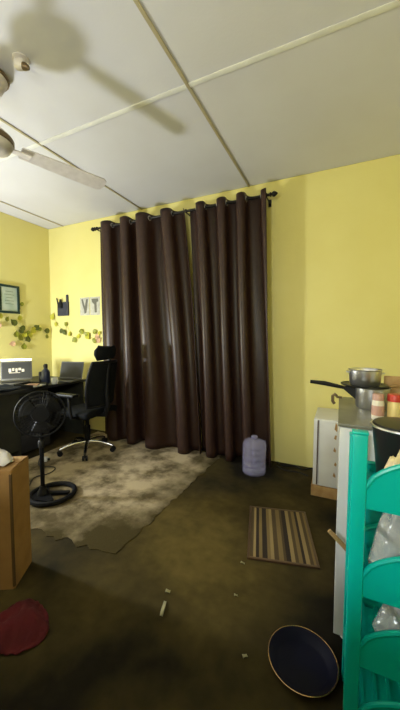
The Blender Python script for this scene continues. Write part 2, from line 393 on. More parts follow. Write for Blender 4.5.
curtain(1.10, 2.345, 1.15, 2.60, 4.25, 1.35, 3, 'left panel of the brown eyelet curtains, beside the office chair', 0.045, 0.086)
curtain(2.41, 3.27, 2.565, 3.38, 3.75, 0.4, 8, 'right panel of the brown eyelet curtains, behind the clear water jug', 0.005, 0.068)

# ------------------------------------------------------------------ wall decorations
pf = thing('picture_frame', 'dark green framed pale picture on the left yellow wall', 'picture', (0.0, -0.645, 1.805))
fw_, fh_ = 0.28, 0.34
b = MB()
b.box((0.012, -fw_/2, 0), (0.022, 0.03, fh_+.03), bev=.003).box((0.012, fw_/2, 0), (0.022, 0.03, fh_+.03), bev=.003)
b.box((0.012, 0, fh_/2), (0.022, fw_-.03, 0.03), bev=.003).box((0.012, 0, -fh_/2), (0.022, fw_-.03, 0.03), bev=.003)
b.build('frame', 'frame_green', pf)
pr = MB().box((0.006, 0, 0), (0.008, fw_-.03, fh_-.03)).build('print', 'print_pale', pf, smooth=False)
MB().box((0.0115, -.10, 0), (0.002, 0.035, fh_-.04)).build('print_border', 'frame_green', pr, smooth=False)
b = MB()
for k, (wd, zz) in enumerate([(.10, .10), (.13, .06), (.08, .02), (.12, -.02), (.11, -.06)]): b.box((0.0112, .02, zz), (0.001, wd, .008))
b.build('print_lines', 'print_ink', pr, smooth=False)

# leafy garlands: stem plus single leaves
def leaf_mesh(m):
    b = MB()
    outline = [(0, -.035), (.022, -.028), (.034, -.006), (.026, .012), (.012, .024), (0, .040), (-.012, .024), (-.026, .012), (-.034, -.006), (-.022, -.028)]
    bm = b.bm
    rim = [bm.verts.new((x, y, 0.004 if abs(x) > .02 else 0.002)) for x, y in outline]
    c = bm.verts.new((0, 0, -0.004)); c2 = bm.verts.new((0, 0, -0.007))
    rim2 = [bm.verts.new((v.co.x, v.co.y, v.co.z-0.002)) for v in rim]
    n = len(rim)
    for k in range(n):
        bm.faces.new((rim[k], rim[(k+1) % n], c)); bm.faces.new((rim2[(k+1) % n], rim2[k], c2))
        bm.faces.new((rim[k], rim2[k], rim2[(k+1) % n], rim[(k+1) % n]))
    me = bpy.data.meshes.new('leaf'); bmesh.ops.recalc_face_normals(bm, faces=bm.faces[:]); bm.to_mesh(me); bm.free(); me.materials.append(M[m]); return me
LEAF = {k: leaf_mesh(m) for k, m in dict(d='leaf_dark', o='leaf_olive', l='leaf_lime', p='petal_pink').items()}
def garland(label, origin, leaves, wall):
    rnd = random.Random(len(leaves))
    root = thing('leafy_garland', label, 'garland', origin, 0, 'leafy wall garlands')
    pts = []
    for (s, z, kind, size) in sorted(leaves):
        if kind != 'p': pts.append((s, z))
    def W(s, z, off): return (off, s-origin[1], z-origin[2]) if wall == 'L' else (s-origin[0], -off, z-origin[2])
    run = []
    for i in range(len(pts)-1):
        (a, za), (c, zc) = pts[i], pts[i+1]
        for q in range(4):
            t = q/4; run.append(W(a+(c-a)*t, za+(zc-za)*t*0.6+ (za*0+0)*t, 0.006+0.006*math.sin(PI*t)))
    run.append(W(*pts[-1], 0.008))
    # smooth the stem
    sm = [Vector(p) for p in run]
    for _ in range(3): sm = [sm[0]] + [(sm[i-1]+sm[i]*2+sm[i+1])/4 for i in range(1, len(sm)-1)] + [sm[-1]]
    MB().tube(sm, 0.0016, 5).build('stem', 'stem', root)
    for (s, z, kind, size) in leaves:
        o = bpy.data.objects.new('flower' if kind == 'p' else 'leaf', LEAF[kind]); col.objects.link(o); o.parent = root
        o.location = W(s, z, 0.018)
        base = Euler((PI/2, 0, PI/2)) if wall == 'L' else Euler((PI/2, 0, 0))
        o.rotation_euler = (base.to_matrix() @ Euler((rnd.uniform(-.25, .25), rnd.uniform(-.25, .25), rnd.uniform(-2.6, 2.6))).to_matrix()).to_euler()
        o.scale = (size*1.25, size*1.25, size*1.25)
    return root
pxL = [(14, 322.5, 'd', 1.1), (22, 328.5, 'd', 1), (16, 334, 'o', 1), (21, 331, 'd', .9), (27, 334, 'o', 1), (20, 338, 'o', 1.1), (27, 340, 'd', 1.1),
       (37, 328, 'd', 1), (33, 331, 'l', 1.2), (46, 332, 'd', 1), (45, 338, 'o', .8), (23, 347, 'o', 1), (22, 304, 'o', .7), (20, 318, 'l', .9), (2, 316, 'l', .9),
       (30, 336, 'l', .8), (12, 343.5, 'p', .9), (0, 325, 'p', .9), (24, 335, 'l', .9), (8, 319, 'o', .8), (40, 330, 'o', .7)]
garland('green leafy garland on the left wall below the framed picture', (0, -0.40, 1.40),
        [(-.785+.0145*px if px < 45 else -.09, 1.566-(py-317)*.0134+.0008*px, k, s) for px, py, k, s in pxL], 'L')
pxR = [(53.5, 316, 'l', 1.2), (67.5, 324, 'o', .8), (66, 332.5, 'd', 1), (63, 331, 'd', .9), (83, 331.6, 'o', 1), (76, 340, 'o', 1), (89, 336, 'l', 1.3), (88, 334, 'o', .8),
       (96, 331.6, 'o', .9), (95.5, 340, 'o', 1), (99, 339.5, 'p', 1.1), (71, 334, 'l', .9), (57, 324, 'l', .8), (80, 336, 'l', .8), (100, 333, 'l', .7), (98, 336, 'p', .8)]
garland('green leafy garland with a pink flower on the back wall beside the curtains', (0.5, 0, 1.36),
        [((px-51)*.0195+.01, 1.384-(py-332)*.0145, k, s) for px, py, k, s in pxR], 'B')

wp = thing('wall_pocket', 'charcoal felt wall pocket holding dark tools near the corner', 'wall pocket', (0.26, 0, 1.60))
MB().box((0.02, -0.012, 0.12), (0.22, 0.022, 0.20), bev=.006).build('pocket', 'pocket', wp)
MB().box((0.105, -0.012, 0.17), (0.035, 0.018, 0.30), bev=.004).build('upright_bar', 'pocket', wp)
MB().lathe([(0.0, 0), (.035, 0), (.04, .05), (.02, .09), (.014, .13), (0, .13)], c=(-0.01, -0.03, 0.13), seg=12).build('brush', 'black_plastic', wp)
MB().cyl((-.07, -.02, .15), (-.10, -.02, .28), .008, seg=8).build('pen', 'black_plastic', wp)
for k, (x, lab) in enumerate(((0.695, 'pale photo print with a dark figure, left one of two'), (0.885, 'pale photo print with a dark figure, right one beside the curtain'))):
    ph = thing('photo_print', lab, 'photo print', (x, 0, 1.74), 0, 'photo prints on the back wall')
    MB().box((0, -0.003, 0), (0.175, 0.004, 0.25)).build('paper', 'photo_bg', ph, smooth=False)
    mt = Matrix.Rotation(PI/2, 4, 'X')
    fig = [[(-.06, .10), (-.035, .105), (.005, .0), (.03, .10), (.065, .10), (.05, .0), (.03, -.09), (-.005, -.10), (-.01, -.05), (-.04, .02)],
           [(-.06, .10), (.06, .10), (.065, .06), (.03, .05), (.035, -.09), (-.005, -.09), (-.01, .02), (-.055, .06)]][k]
    MB().prism(fig, 0.0052, 0.0062, mt).build('printed_figure', 'photo_dark', ph, smooth=False)

# ------------------------------------------------------------------ desk and what stands on it
desk = thing('desk', 'long dark office desk along the left wall', 'desk', (0.452, -1.11, 0))
desk.scale = (0.93, 1, 1)
MB().box((0, 0, 0.732), (0.94, 1.84, 0.034), bev=.004).build('desktop', 'desk', desk)
for y in (-0.89, 0.0, 0.89): MB().box((0, y, 0.357), (0.86, 0.03, 0.714)).build('side_panel', 'desk_panel', desk, smooth=False)
MB().box((0.425, -0.445, 0.40), (0.02, 0.86, 0.62)).build('modesty_panel', 'desk_panel', desk, smooth=False)
MB().box((-0.38, 0.445, 0.40), (0.02, 0.86, 0.62)).build('modesty_panel', 'desk_panel', desk, smooth=False)
for k in range(3):
    d = MB().box((0.415, 0.20, 0.14+0.21*k), (0.022, 0.36, 0.20), bev=.003).build('drawer', 'desk', desk)
    MB().box((0.432, 0.20, 0.19+0.21*k), (0.012, 0.10, 0.012), bev=.003).build('handle', 'grey_plastic', d)
MB().box((0.20, 0.20, 0.37), (0.40, 0.36, 0.69)).build('drawer_carcass', 'desk_panel', desk, smooth=False)
DZ = 0.749

# silver laptop facing the chair, light bar on top
lp = thing('laptop', 'open silver laptop with a lit screen and warm light bar, near the left wall', 'laptop', (0.36, -0.80, DZ), math.radians(-38))
MB().box((0.08, 0, 0.010), (0.24, 0.34, 0.018), bev=.004).build('keyboard_base', 'silver', lp)
kb = MB().box((0.08, 0, 0.0195), (0.12, 0.29, 0.003)).build('keys', 'black_plastic', lp, smooth=False)
tl = math.radians(-14)
def L1(y, z, x=0): # point on lid
    return (-0.045 + x*math.cos(tl) + z*math.sin(tl), y, 0.02 + z*math.cos(tl) - x*math.sin(tl))
lid = MB().box(L1(0, 0.125), (0.010, 0.34, 0.24), ry=tl, bev=.004).build('screen_lid', 'silver', lp)
MB().box(L1(0, 0.128, 0.0065), (0.002, 0.31, 0.20), ry=tl).build('display', 'screen_on', lid, smooth=False)
b = MB()
for (y, z, sy, sz) in [(-.07, .13, .028, .045), (-.035, .14, .022, .035), (0.0, .13, .022, .045), (.035, .142, .03, .03), (.07, .125, .028, .035), (-.02, .098, .12, .008)]:
    b.box(L1(y, z, 0.008), (0.001, sy, sz), ry=tl)
b.build('screen_picture', 'screen_glow', lid, smooth=False)
MB().box(L1(0, 0.262, 0.004), (0.022, 0.33, 0.022), ry=tl, bev=.004).build('light_bar', 'light_bar', lp)

lp = thing('laptop', 'open dark laptop by the back wall at the end of the desk', 'laptop', (0.75, -0.345, DZ), math.radians(14))
MB().box((0, -0.09, 0.010), (0.33, 0.23, 0.018), bev=.004).build('keyboard_base', 'grey_plastic', lp)
MB().box((0, -0.08, 0.0195), (0.28, 0.11, 0.003)).build('keys', 'black_plastic', lp, smooth=False)
lid = MB().box((0, 0.055, 0.125), (0.33, 0.010, 0.225), rx=math.radians(-14), bev=.005).build('screen_lid', 'grey_plastic', lp)
MB().box((0, 0.0475, 0.127), (0.305, 0.002, 0.195), rx=math.radians(-14)).build('display', 'screen_dark', lid, smooth=False)

mo = thing('monitor', 'black flat monitor standing at the left edge of the desk', 'monitor', (0.60, -1.46, DZ), math.radians(-55))
MB().box((0, 0, 0.006), (0.20, 0.16, 0.012), bev=.004).build('foot', 'black_plastic', mo)
MB().cyl((0, 0.02, 0.012), (0, 0.02, 0.12), 0.014).build('neck', 'black_plastic', mo)
MB().box((0, 0, 0.20), (0.40, 0.024, 0.25), bev=.006).build('screen_case', 'black_plastic', mo)
MB().box((0, -0.0127, 0.204), (0.37, 0.002, 0.215)).build('display', 'screen_dark', mo, smooth=False)

bo = thing('bottle', 'dark navy bottle standing on the desk between the laptops', 'bottle', (0.71, -0.66, DZ))
MB().lathe([(0, 0), (.045, 0), (.048, .01), (.048, .13), (.040, .155), (.022, .175), (.020, .195), (0, .195)]).build('body', 'navy', bo)
MB().lathe([(0, .19), (.024, .19), (.024, .225), (.016, .235), (0, .235)]).build('cap', 'black_plastic', bo)
mu = thing('mug', 'white mug on the desk beside the dark laptop', 'mug', (0.86, -0.66, DZ))
MB().lathe([(0, 0), (.032, 0), (.036, .005), (.036, .075), (.033, .075), (.032, .01), (0, .01)]).build('cup', 'white', mu)
MB().tube([(.034, 0, .06), (.055, 0, .058), (.06, 0, .04), (.052, 0, .022), (.034, 0, .018)], .005, 6).build('handle', 'white', mu)
sp = thing('desk_speaker', 'small black speaker on the desk left of the navy bottle', 'speaker', (0.60, -0.615, DZ), math.radians(-30))
MB().box((0, 0, .065), (.09, .09, .13), bev=.008).build('case', 'black_plastic', sp)
MB().lathe([(0, .004), (.018, .002), (.034, .006), (.038, 0)], c=(.0455, 0, .06), axis=(1, 0, 0)).build('cone', 'grey_plastic', sp)
tr = thing('desk_tray', 'low dark letter tray with papers on the desk near the chair', 'tray', (0.80, -0.92, DZ), math.radians(10))
b = MB(); b.box((0, 0, .004), (.26, .22, .008)); b.box((0, .107, .02), (.26, .006, .04)); b.box((0, -.107, .02), (.26, .006, .04)); b.box((-.127, 0, .02), (.006, .21, .04)); b.build('tray', 'black_plastic', tr, smooth=False)
MB().box((.005, .005, .014), (.21, .19, .010), rz=.08).build('papers', 'white_paper', tr, smooth=False)
MB().box((.02, .0, .026), (.12, .09, .014), rz=.4, bev=.003).build('notebook', 'jar_pink', tr)
cl = MB().grid(lambda u, v: Vector((-.12+.24*u + .02*math.sin(5*v), -.16+.32*v, .012+.032*math.sin(PI*u)*math.sin(PI*v)+.012*math.sin(9*u)*math.sin(7*v)+.012)), 16, 16).build('folded_cloth', 'navy_cloth', loc=(0.74, -1.22, DZ), angle=180)
solid(cl, 0.012, -1); tag(cl, 'crumpled navy cloth lying on the front of the desk', 'cloth')

# ------------------------------------------------------------------ office chair
ch = thing('office_chair', 'black mesh office chair with headrest on a chrome star base', 'office chair', (1.360, -0.645, 0.0045), math.radians(2))
for k in range(5):
    a = 2*PI*k/5 + 0.35; c_, s_ = math.cos(a), math.sin(a)
    arm = MB().tube([(0.03*c_, 0.03*s_, 0.115), (0.14*c_, 0.14*s_, 0.112), (0.25*c_, 0.25*s_, 0.085), (0.295*c_, 0.295*s_, 0.068)], [0.024, 0.021, 0.018, 0.014], 10).build('base_arm', 'chrome', ch)
    b = MB(); px_, py_ = 0.295*c_, 0.295*s_
    for t in (-1, 1): b.cyl((px_-s_*0.008*t, py_+c_*0.008*t, 0.029), (px_-s_*0.026*t, py_+c_*0.026*t, 0.029), 0.028, seg=14)
    b.cyl((px_, py_, 0.03), (px_, py_, 0.068), 0.010, seg=8); b.build('caster', 'black_plastic', arm)
MB().cyl((0, 0, 0.09), (0, 0, 0.30), 0.032).cyl((0, 0, 0.28), (0, 0, 0.44), 0.020).build('gas_lift', 'black_metal', ch)
MB().box((0.02, 0, 0.435), (0.24, 0.18, 0.05), bev=.012).build('tilt_mechanism', 'black_plastic', ch)
def seat_f(u, v):
    x = -0.27+0.50*u; y = -0.25+0.50*v
    rr = (abs(2*v-1)**4)*0.03 + (max(0, 0.3-u)/0.3)**2*0.05
    return Vector((x, y*(1-.12*(1-u)**3), 0.525 - rr))
st = MB().grid(seat_f, 14, 14).build('seat', 'black_mesh', ch, angle=180); solid(st, 0.065, -1)
MB().tube([(0.10, 0, 0.44), (0.26, 0, 0.45), (0.30, 0, 0.56), (0.285, 0, 0.72), (0.31, 0, 0.95), (0.335, 0, 1.08)], [.03, .028, .025, .022, .02, .018], 10).build('back_spine', 'black_plastic', ch)
def back_f(u, v):
    z = 0.56 + 0.48*v; y = (-0.23 + 0.46*u)*(1-0.18*v**3-0.15*(1-v)**3)
    x = 0.255 + 0.075*v*v - 0.04*math.sin(PI*v)*0 + 0.10*(abs(2*u-1)**2)*-0.6
    return Vector((x, y, z))
bk = MB().grid(back_f, 14, 14).build('backrest', 'black_mesh', ch, angle=180); solid(bk, 0.022)
rim = [back_f(t/16, 0) for t in range(16)] + [back_f(1, t/16) for t in range(16)] + [back_f(1-t/16, 1) for t in range(16)] + [back_f(0, 1-t/16) for t in range(16)]
MB().tube(rim, 0.016, 8, True).build('back_frame', 'black_plastic', ch)
def head_f(u, v):
    return Vector((0.315 - 0.05*abs(2*u-1)**2 + 0.02*(v-.5), (-0.15+0.30*u)*(1-.25*abs(2*v-1)**3), 1.075 + 0.135*v))
hd = MB().grid(head_f, 12, 8).build('headrest', 'black_mesh', ch, angle=180); solid(hd, 0.055)
for s in (-1, 1):
    MB().tube([(0.06, 0.20*s, 0.45), (0.06, 0.285*s, 0.46), (0.05, 0.295*s, 0.56), (0.04, 0.295*s, 0.69)], 0.017, 8).build('arm_post', 'black_plastic', ch)
    MB().box((0.0, 0.295*s, 0.70), (0.27, 0.085, 0.032), bev=.014).build('armrest', 'black_plastic', ch)

# ------------------------------------------------------------------ pedestal fan
pfan = thing('pedestal_fan', 'black pedestal fan with a ring base in front of the desk', 'pedestal fan', (1.785, -1.545, 0))
nb = 40
ring = [(0.060+0.168*math.cos(2*PI*k/nb), 0.045+0.168*math.sin(2*PI*k/nb), 0.020+0.0065) for k in range(nb)]
MB().tube(ring, 0.020, 8, True).build('base_ring', 'black_metal', pfan)
MB().prism([(-.06, -.06), (.02, -.09), (.14, -.06), (.15, -.02), (.03, .04), (-.05, .10), (-.08, .06)], 0.008, 0.03).build('base_plate', 'black_metal', pfan, smooth=False)
MB().prism([(.0, .0), (.17, .10), (.155, .135), (-.02, .04)], 0.012, 0.032).build('base_spoke', 'black_metal', pfan, smooth=False)
MB().lathe([(0, .03), (.045, .03), (.04, .055), (.026, .075), (.024, .10), (0, .10)]).build('base_collar', 'black_plastic', pfan)
MB().cyl((0, 0, .09), (0, 0, .60), .0165).build('pole', 'black_metal', pfan)
MB().lathe([(.018, .42), (.026, .425), (.026, .47), (.018, .48)]).build('height_clamp', 'black_plastic', pfan)
FD = Vector((0.80, -0.58, 0.12)).normalized(); HC = Vector((0, 0, .70))
MB().cyl((0, 0, .58), (0, 0, .68), .024, .03).box((0, 0, .655), (.08, .07, .09), bev=.015).build('control_box', 'black_plastic', pfan)
MB().lathe([(0, -.15), (.045, -.145), (.07, -.11), (.075, -.05), (.065, -.01), (.0, 0)], c=HC, axis=FD).build('motor_housing', 'black_plastic', pfan)
fq = FD.to_track_quat('Z', 'Y').to_matrix()
def cage(z0, bulge, nm):
    b = MB()
    for (R_, zz) in ((.180, 0), (.145, .55), (.12, .82), (.075, .95)): b.torus(HC+FD*(z0+bulge*zz), FD, R_, .0026 if R_ < .17 else .007, 36, 5)
    for k in range(40):
        a = 2*PI*k/40
        b.tube([HC + fq @ Vector((R_*math.cos(a), R_*math.sin(a), z0+bulge*zz)) for R_, zz in ((.180, 0), (.145, .55), (.12, .82), (.06, .97))], .0018, 4)
    b.lathe([(0, bulge+z0), (.06, bulge*.97+z0), (.06, bulge*.90+z0), (0, bulge*.9+z0)], c=HC, axis=FD)
    b.build(nm, 'black_metal', pfan)
cage(.04, .055, 'front_cage'); cage(.034, -.055, 'rear_cage')
MB().lathe([(0, .065), (.025, .06), (.03, .03), (.03, .0), (0, 0)], c=HC, axis=FD).build('hub', 'black_plastic', pfan)
for k in range(3):
    a0 = 2*PI*k/3+.4
    def bf(u, v):
        r = .025 + .130*u; a = a0 + (v-.5)*(0.9+.35*u) + .25*u
        return HC + fq @ Vector((r*math.cos(a), r*math.sin(a), .035+.022*(v-.5)*2))
    o = MB().grid(bf, 8, 6).build('fan_blade', 'black_plastic', pfan, angle=180); solid(o, .003)

# ------------------------------------------------------------------ cardboard box, white cloth on it, red cloth
bx_ = thing('cardboard_box', 'tall brown cardboard carton with folded flaps beside the pedestal fan', 'box', (2.187, -2.266, 0), math.radians(30.7))
BX, BY, BH = 0.50, 0.19, 0.63
b = MB()
for s in (-1, 1):
    b.box((s*BX/2, 0, BH/2), (.007, BY, BH)); b.box((0, s*BY/2, BH/2), (BX-.008, .007, BH))
b.box((0, 0, .006), (BX-.008, BY-.008, .008)); b.build('walls', 'cardboard', bx_, smooth=False)
MB().box((0, -.05, BH+.004), (BX, BY/2, .006), rx=.05).build('flap', 'cardboard', bx_, smooth=False)
MB().box((0, .05, BH+.006), (BX, BY/2, .006), rx=-.06).build('flap', 'cardboard', bx_, smooth=False)
for s in (-1, 1): MB().box((s*BX/2, -BY/2, BH/2), (.011, .011, BH-.03)).build('edge_crease', 'cardboard_dark', bx_, smooth=False)
def heap(u, v, sx, sy, h, sd):
    x, y = 2*u-1, 2*v-1; r = min(1, math.sqrt(x*x+y*y))
    z = h*(1-r**2.2)*(1+.35*math.sin(5*x+sd)*math.cos(4*y+sd)) + .012*abs(math.sin(9*x+3*y+sd))
    q = (1+.10*math.sin(3*math.atan2(y, x)+sd))
    return Vector((sx*x*q*math.sqrt(1-.5*y*y), sy*y*q*math.sqrt(1-.5*x*x), max(z, .001)))
o = MB().grid(lambda u, v: heap(u, v, .09, .08, .06, 1.3), 18, 18).build('cloth_bundle', 'cloth_white', loc=(2.30, -2.20, BH+.014), angle=180); solid(o, .004, 1)
tag(o, 'white crumpled cloth bundle on top of the cardboard carton', 'cloth')
o = MB().grid(lambda u, v: heap(u, v, .15, .13, .06, 2.7), 22, 22).build('red_cloth', 'cloth_red', loc=(2.67, -2.36, .003), rot=(0, 0, .4), angle=180); solid(o, .004, 1)
tag(o, 'dark red crumpled cloth on the floor in front of the carton', 'cloth')

# ------------------------------------------------------------------ water jug by the curtain
jg = thing('water_jug', 'clear violet plastic water jug on the floor before the right curtain', 'jug', (3.235, -0.355, 0))
prof = [(0, .004), (.095, .0), (.112, .012)]
for k in range(4):
    z = .03 + k*.06
    prof += [(.114, z), (.114, z+.04), (.108, z+.048), (.114, z+.056)]
prof += [(.113, .270), (.108, .295), (.092, .320), (.055, .338), (.028, .343), (.028, .352)]
outer = prof; inner = [(max(r-.003, 0), z+ (.003 if z < .02 else 0)) for r, z in reversed(prof)]
MB().lathe(outer + inner, seg=36).build('body', 'jug', jg, angle=60)
MB().lathe([(0, .368), (.028, .366), (.031, .361), (.031, .347), (.029, .345)]).build('cap', 'cap_blue', jg)
b = MB().tube([(.080, -.02, .322), (.108, -.03, .340), (.118, -.03, .30), (.114, -.03, .25)], .009, 8); b.build('grip', 'jug', jg)

# ------------------------------------------------------------------ striped doormat
dk, br, tn_, lt = (0.022, 0.013, 0.008), (0.07, 0.045, 0.018), (0.17, 0.115, 0.045), (0.26, 0.185, 0.08)
stops = [(0, br), (.06, lt), (.10, dk), (.15, tn_), (.20, dk), (.28, tn_), (.33, lt), (.38, br), (.45, tn_), (.52, br), (.56, dk), (.63, lt), (.69, br), (.74, tn_), (.80, dk), (.84, lt), (.90, br), (.95, tn_)]
M['stripes'] = stripe_material(0.39, stops)
dm = thing('doormat', 'striped brown and tan doormat on the floor', 'doormat', (3.63, -1.175, 0), math.radians(14))
MB().box((0, 0, .006), (.385, .53, .010), bev=.002).build('weave', 'stripes', dm)
b = MB()
for s in (-1, 1): b.box((s*.198, 0, .0065), (.016, .56, .012), bev=.003); b.box((0, s*.272, .0065), (.40, .016, .012), bev=.003)
b.build('border', 'dark_wood', dm)

# ------------------------------------------------------------------ white cabinet with cooking pots
cb = thing('cabinet', 'white kitchen cabinet with grey worktop behind the teal rack', 'cabinet', (4.238, -1.52, 0))
b = MB()
for s in (-1, 1): b.box((s*.255, 0, .50), (.02, .56, .918))
b.box((0, .27, .50), (.49, .02, .918)); b.box((0, 0, .05), (.49, .54, .02)); b.box((0, 0, .948), (.49, .54, .02)); b.box((0, 0, .50), (.49, .52, .018)); b.build('carcass', 'white_wood', cb, smooth=False)
for s in (-1, 1):
    d = MB().box((s*.134, -.2925, .505), (.262, .02, .90), bev=.003).build('door', 'white_wood', cb)
    MB().cyl((s*.03, -.325, .60), (s*.03, -.325, .72), .006, seg=10).cyl((s*.03, -.325, .62), (s*.03, -.30, .62), .004, seg=6).cyl((s*.03, -.325, .70), (s*.03, -.30, .70), .004, seg=6).build('handle', 'steel', d)
for x in (-.22, .22):
    for y in (-.24, .24): MB().cyl((x, y, 0), (x, y, .042), .018, .024, 10).build('foot', 'white_wood', cb)
MB().box((0, -.002, .9655), (.545, .612, .013), bev=.003).build('worktop', 'worktop', cb)
CT = 0.972
hk = MB().tube([(0, 0, .0), (-.012, 0, .012), (-.022, 0, .0), (-.022, 0, -.03), (-.012, 0, -.045)], .009, 8).box((.012, 0, -.004), (.03, .03, .008)).build('corner_hook', 'fan_dark', loc=(3.955, -1.26, CT+.008))
tag(hk, 'small dark metal hook clipped on the worktop corner', 'hook')

sk = thing('saucepan', 'lower steel saucepan with a long black handle on the worktop', 'saucepan', (4.115, -1.46, CT))
MB().lathe([(0, 0), (.066, 0), (.073, .008), (.076, .10), (.080, .104), (.078, .106), (.073, .10), (.068, .012), (0, .010)], seg=32).build('pot', 'steel', sk)
MB().tube([(-.110, 0, .090), (-.16, 0, .098), (-.22, -.01, .110), (-.29, -.02, .116)], [.008, .010, .012, .009], 8).build('handle', 'black_plastic', sk)
MB().prism([(-.070, .035), (-.130, .086), (-.130, .100), (-.076, .095)], -.008, .008, Matrix.Rotation(PI/2, 4, 'X')).build('handle_bracket', 'black_plastic', sk)
gp = thing('griddle_plate', 'flat black griddle plate lying across the lower saucepan', 'griddle', (4.078, -1.46, CT+.1075))
MB().lathe([(0, 0), (.095, 0), (.108, .008), (.106, .011), (.093, .005), (0, .005)], seg=32).build('plate', 'pot_black', gp)
MB().tube([(.10, 0, .006), (.14, .01, .010), (.19, .02, .012)], [.006, .008, .007], 8).build('handle', 'raw_wood', gp)
sp2 = thing('steel_pot', 'upper steel pot stacked on top of the griddle plate', 'pot', (4.080, -1.46, CT+.1130))
MB().lathe([(0, 0), (.062, 0), (.069, .010), (.073, .074), (.077, .078), (.075, .080), (.070, .074), (.065, .014), (0, .012)], seg=32).build('pot', 'steel', sp2)
for s in (-1, 1): MB().tube([(.070*s, -.022, .062), (.082*s, -.018, .064), (.082*s, .018, .064), (.070*s, .022, .062)], .0035, 6).build('handle', 'steel', sp2)
j = thing('jar', 'cream jar with a pale lid on the front of the worktop', 'jar', (4.118, -1.69, CT))
MB().lathe([(0, 0), (.022, 0), (.024, .006), (.024, .075), (.020, .085), (0, .085)]).build('body', 'jar_white', j)
MB().lathe([(0, .084), (.022, .084), (.022, .108), (.020, .111), (0, .111)]).build('lid', 'jar_pink', j)
MB().lathe([(.0245, .02), (.0248, .022), (.0248, .06), (.0245, .062)]).build('paper_label', 'jar_pink', j)
j = thing('jar', 'yellow jar with a red lid on the front of the worktop', 'jar', (4.180, -1.685, CT))
MB().lathe([(0, 0), (.026, 0), (.028, .006), (.028, .075), (.024, .085), (0, .085)]).build('body', 'jar_yellow', j)
MB().lathe([(0, .084), (.029, .084), (.029, .110), (.027, .113), (0, .113)]).build('lid', 'lid_red', j)
tb = MB().box((0, 0, .075), (.17, .014, .15), bev=.004).build('chopping_board', 'raw_wood', loc=(4.26, -1.36, CT+.002), rot=(-.12, 0, -.1)); tag(tb, 'wooden chopping board standing behind the saucepans', 'chopping board')
wb = thing('white_bottle', 'white plastic bottle on the worktop at the right edge', 'bottle', (4.245, -1.60, CT))
MB().lathe([(0, 0), (.032, 0), (.034, .006), (.034, .13), (.026, .155), (.013, .17), (.013, .185), (0, .185)]).build('body', 'white', wb)
MB().lathe([(0, .18), (.015, .18), (.015, .205), (0, .207)]).build('cap', 'white', wb)

# ------------------------------------------------------------------ low white cupboard near the back wall
lc = thing('cupboard', 'low white chipped cupboard on a wooden plinth by the back wall', 'cupboard', (4.045, -0.33, 0))
MB().box((0, 0, .045), (.54, .46, .09), bev=.004).build('plinth', 'raw_wood', lc)
MB().box((0, .005, .37), (.52, .44, .56), bev=.004).build('body', 'white_wood', lc)
MB().box((-.228, -.2225, .37), (.008, .012, .54)).build('edge_strip', 'dark_wood', lc, smooth=False)
for s in (0, 1):
    d = MB().box((-.10+.235*s, -.2235, .37), (.228, .014, .54), bev=.003).build('door', 'white_wood', lc)
    MB().lathe([(0, .022), (.010, .020), (.012, .014), (.005, .008), (.005, 0)], c=(-.005+.045*s, -.2305, .44), axis=(0, -1, 0), seg=12).build('knob', 'steel', d)
rnd = random.Random(5)
for k in range(5):
    z = .60-.10*k+rnd.uniform(-.03, .02); q_ = rnd.uniform(.6, 1.5)
    MB().prism([(0, -.015*q_), (.012+.010*rnd.random(), -.03*q_), (.020, rnd.uniform(-.01, .02)), (.008, .03*q_)], 0, .003, Matrix.Translation((-.108+rnd.uniform(-.012, .010), -.2305, z)) @ Matrix.Rotation(PI/2, 4, 'X')).build('chipped_patch', 'raw_wood', lc, smooth=False)

# ------------------------------------------------------------------ teal plastic rack and its load
RX0, RX1, RYF, RYB, RH = 4.006, 4.46, -2.17, -1.93, 1.035
rk = thing('storage_rack', 'teal plastic tiered storage rack at the right edge', 'rack', (RX0, RYF, 0))
RW, RD = RX1-RX0, RYB-RYF
for x in (0.021, RW-0.021):
    for y, hh in ((0.014, RH), (RD-0.014, .965)):
        MB().box((x, y, hh/2), (.042, .028, hh), bev=.007).build('post', 'teal', rk)
        MB().box((x, y, hh+.004), (.045, .031, .010), bev=.004).build('post_cap', 'teal', rk)
def lip(z, h, nm, y, rise):
    # arched rail between the posts: the rail's upper edge swells towards the middle
    n = 18; up_, lo_ = [], []
    for k in range(n+1):
        t = k/n; x = .040 + (RW-.080)*t; arc = math.sin(PI*t)**.6
        up_.append((x, z+h*.45+rise*arc)); lo_.append((x, z-h*.45))
    pl = lo_ + up_[::-1]
    MB().prism(pl, 0, .010, Matrix.Translation((0, y+.010, 0)) @ Matrix.Rotation(PI/2, 4, 'X')).build(nm, 'teal', rk, smooth=False)
    MB().tube([(x, y+.003, zz) for x, zz in up_], .008, 8).build('rail_edge', 'teal', rk)
for z in (.10, .33, .56, .84):
    b = MB(); b.box((RW/2, RD/2, z), (RW-.02, RD-.06, .012)); 
    # drain slots: raised ribs between the holes
    for k in range(9): b.box((.06+(RW-.12)*k/8, RD/2, z+.009), (.012, RD-.05, .008))
    b.build('shelf', 'teal', rk, smooth=False)
    lip(z, .07, 'front_rail', .010, .105); lip(z, .07, 'back_rail', RD-.02, .085 if z < .8 else .0)
    for x in (.010, RW-.020): MB().box((x+.005, RD/2, z+.018), (.010, RD-.056, .05), bev=.003).build('side_rail', 'teal', rk)
for z in (.22, .46, .71):
    for x in (.006, RW-.006): MB().box((x, RD/2, z), (.006, RD-.05, .020)).build('side_brace', 'teal', rk, smooth=False)
MB().box((RW/2, RD-.006, .47), (RW-.09, .006, .80)).build('back_panel', 'teal', rk, smooth=False)

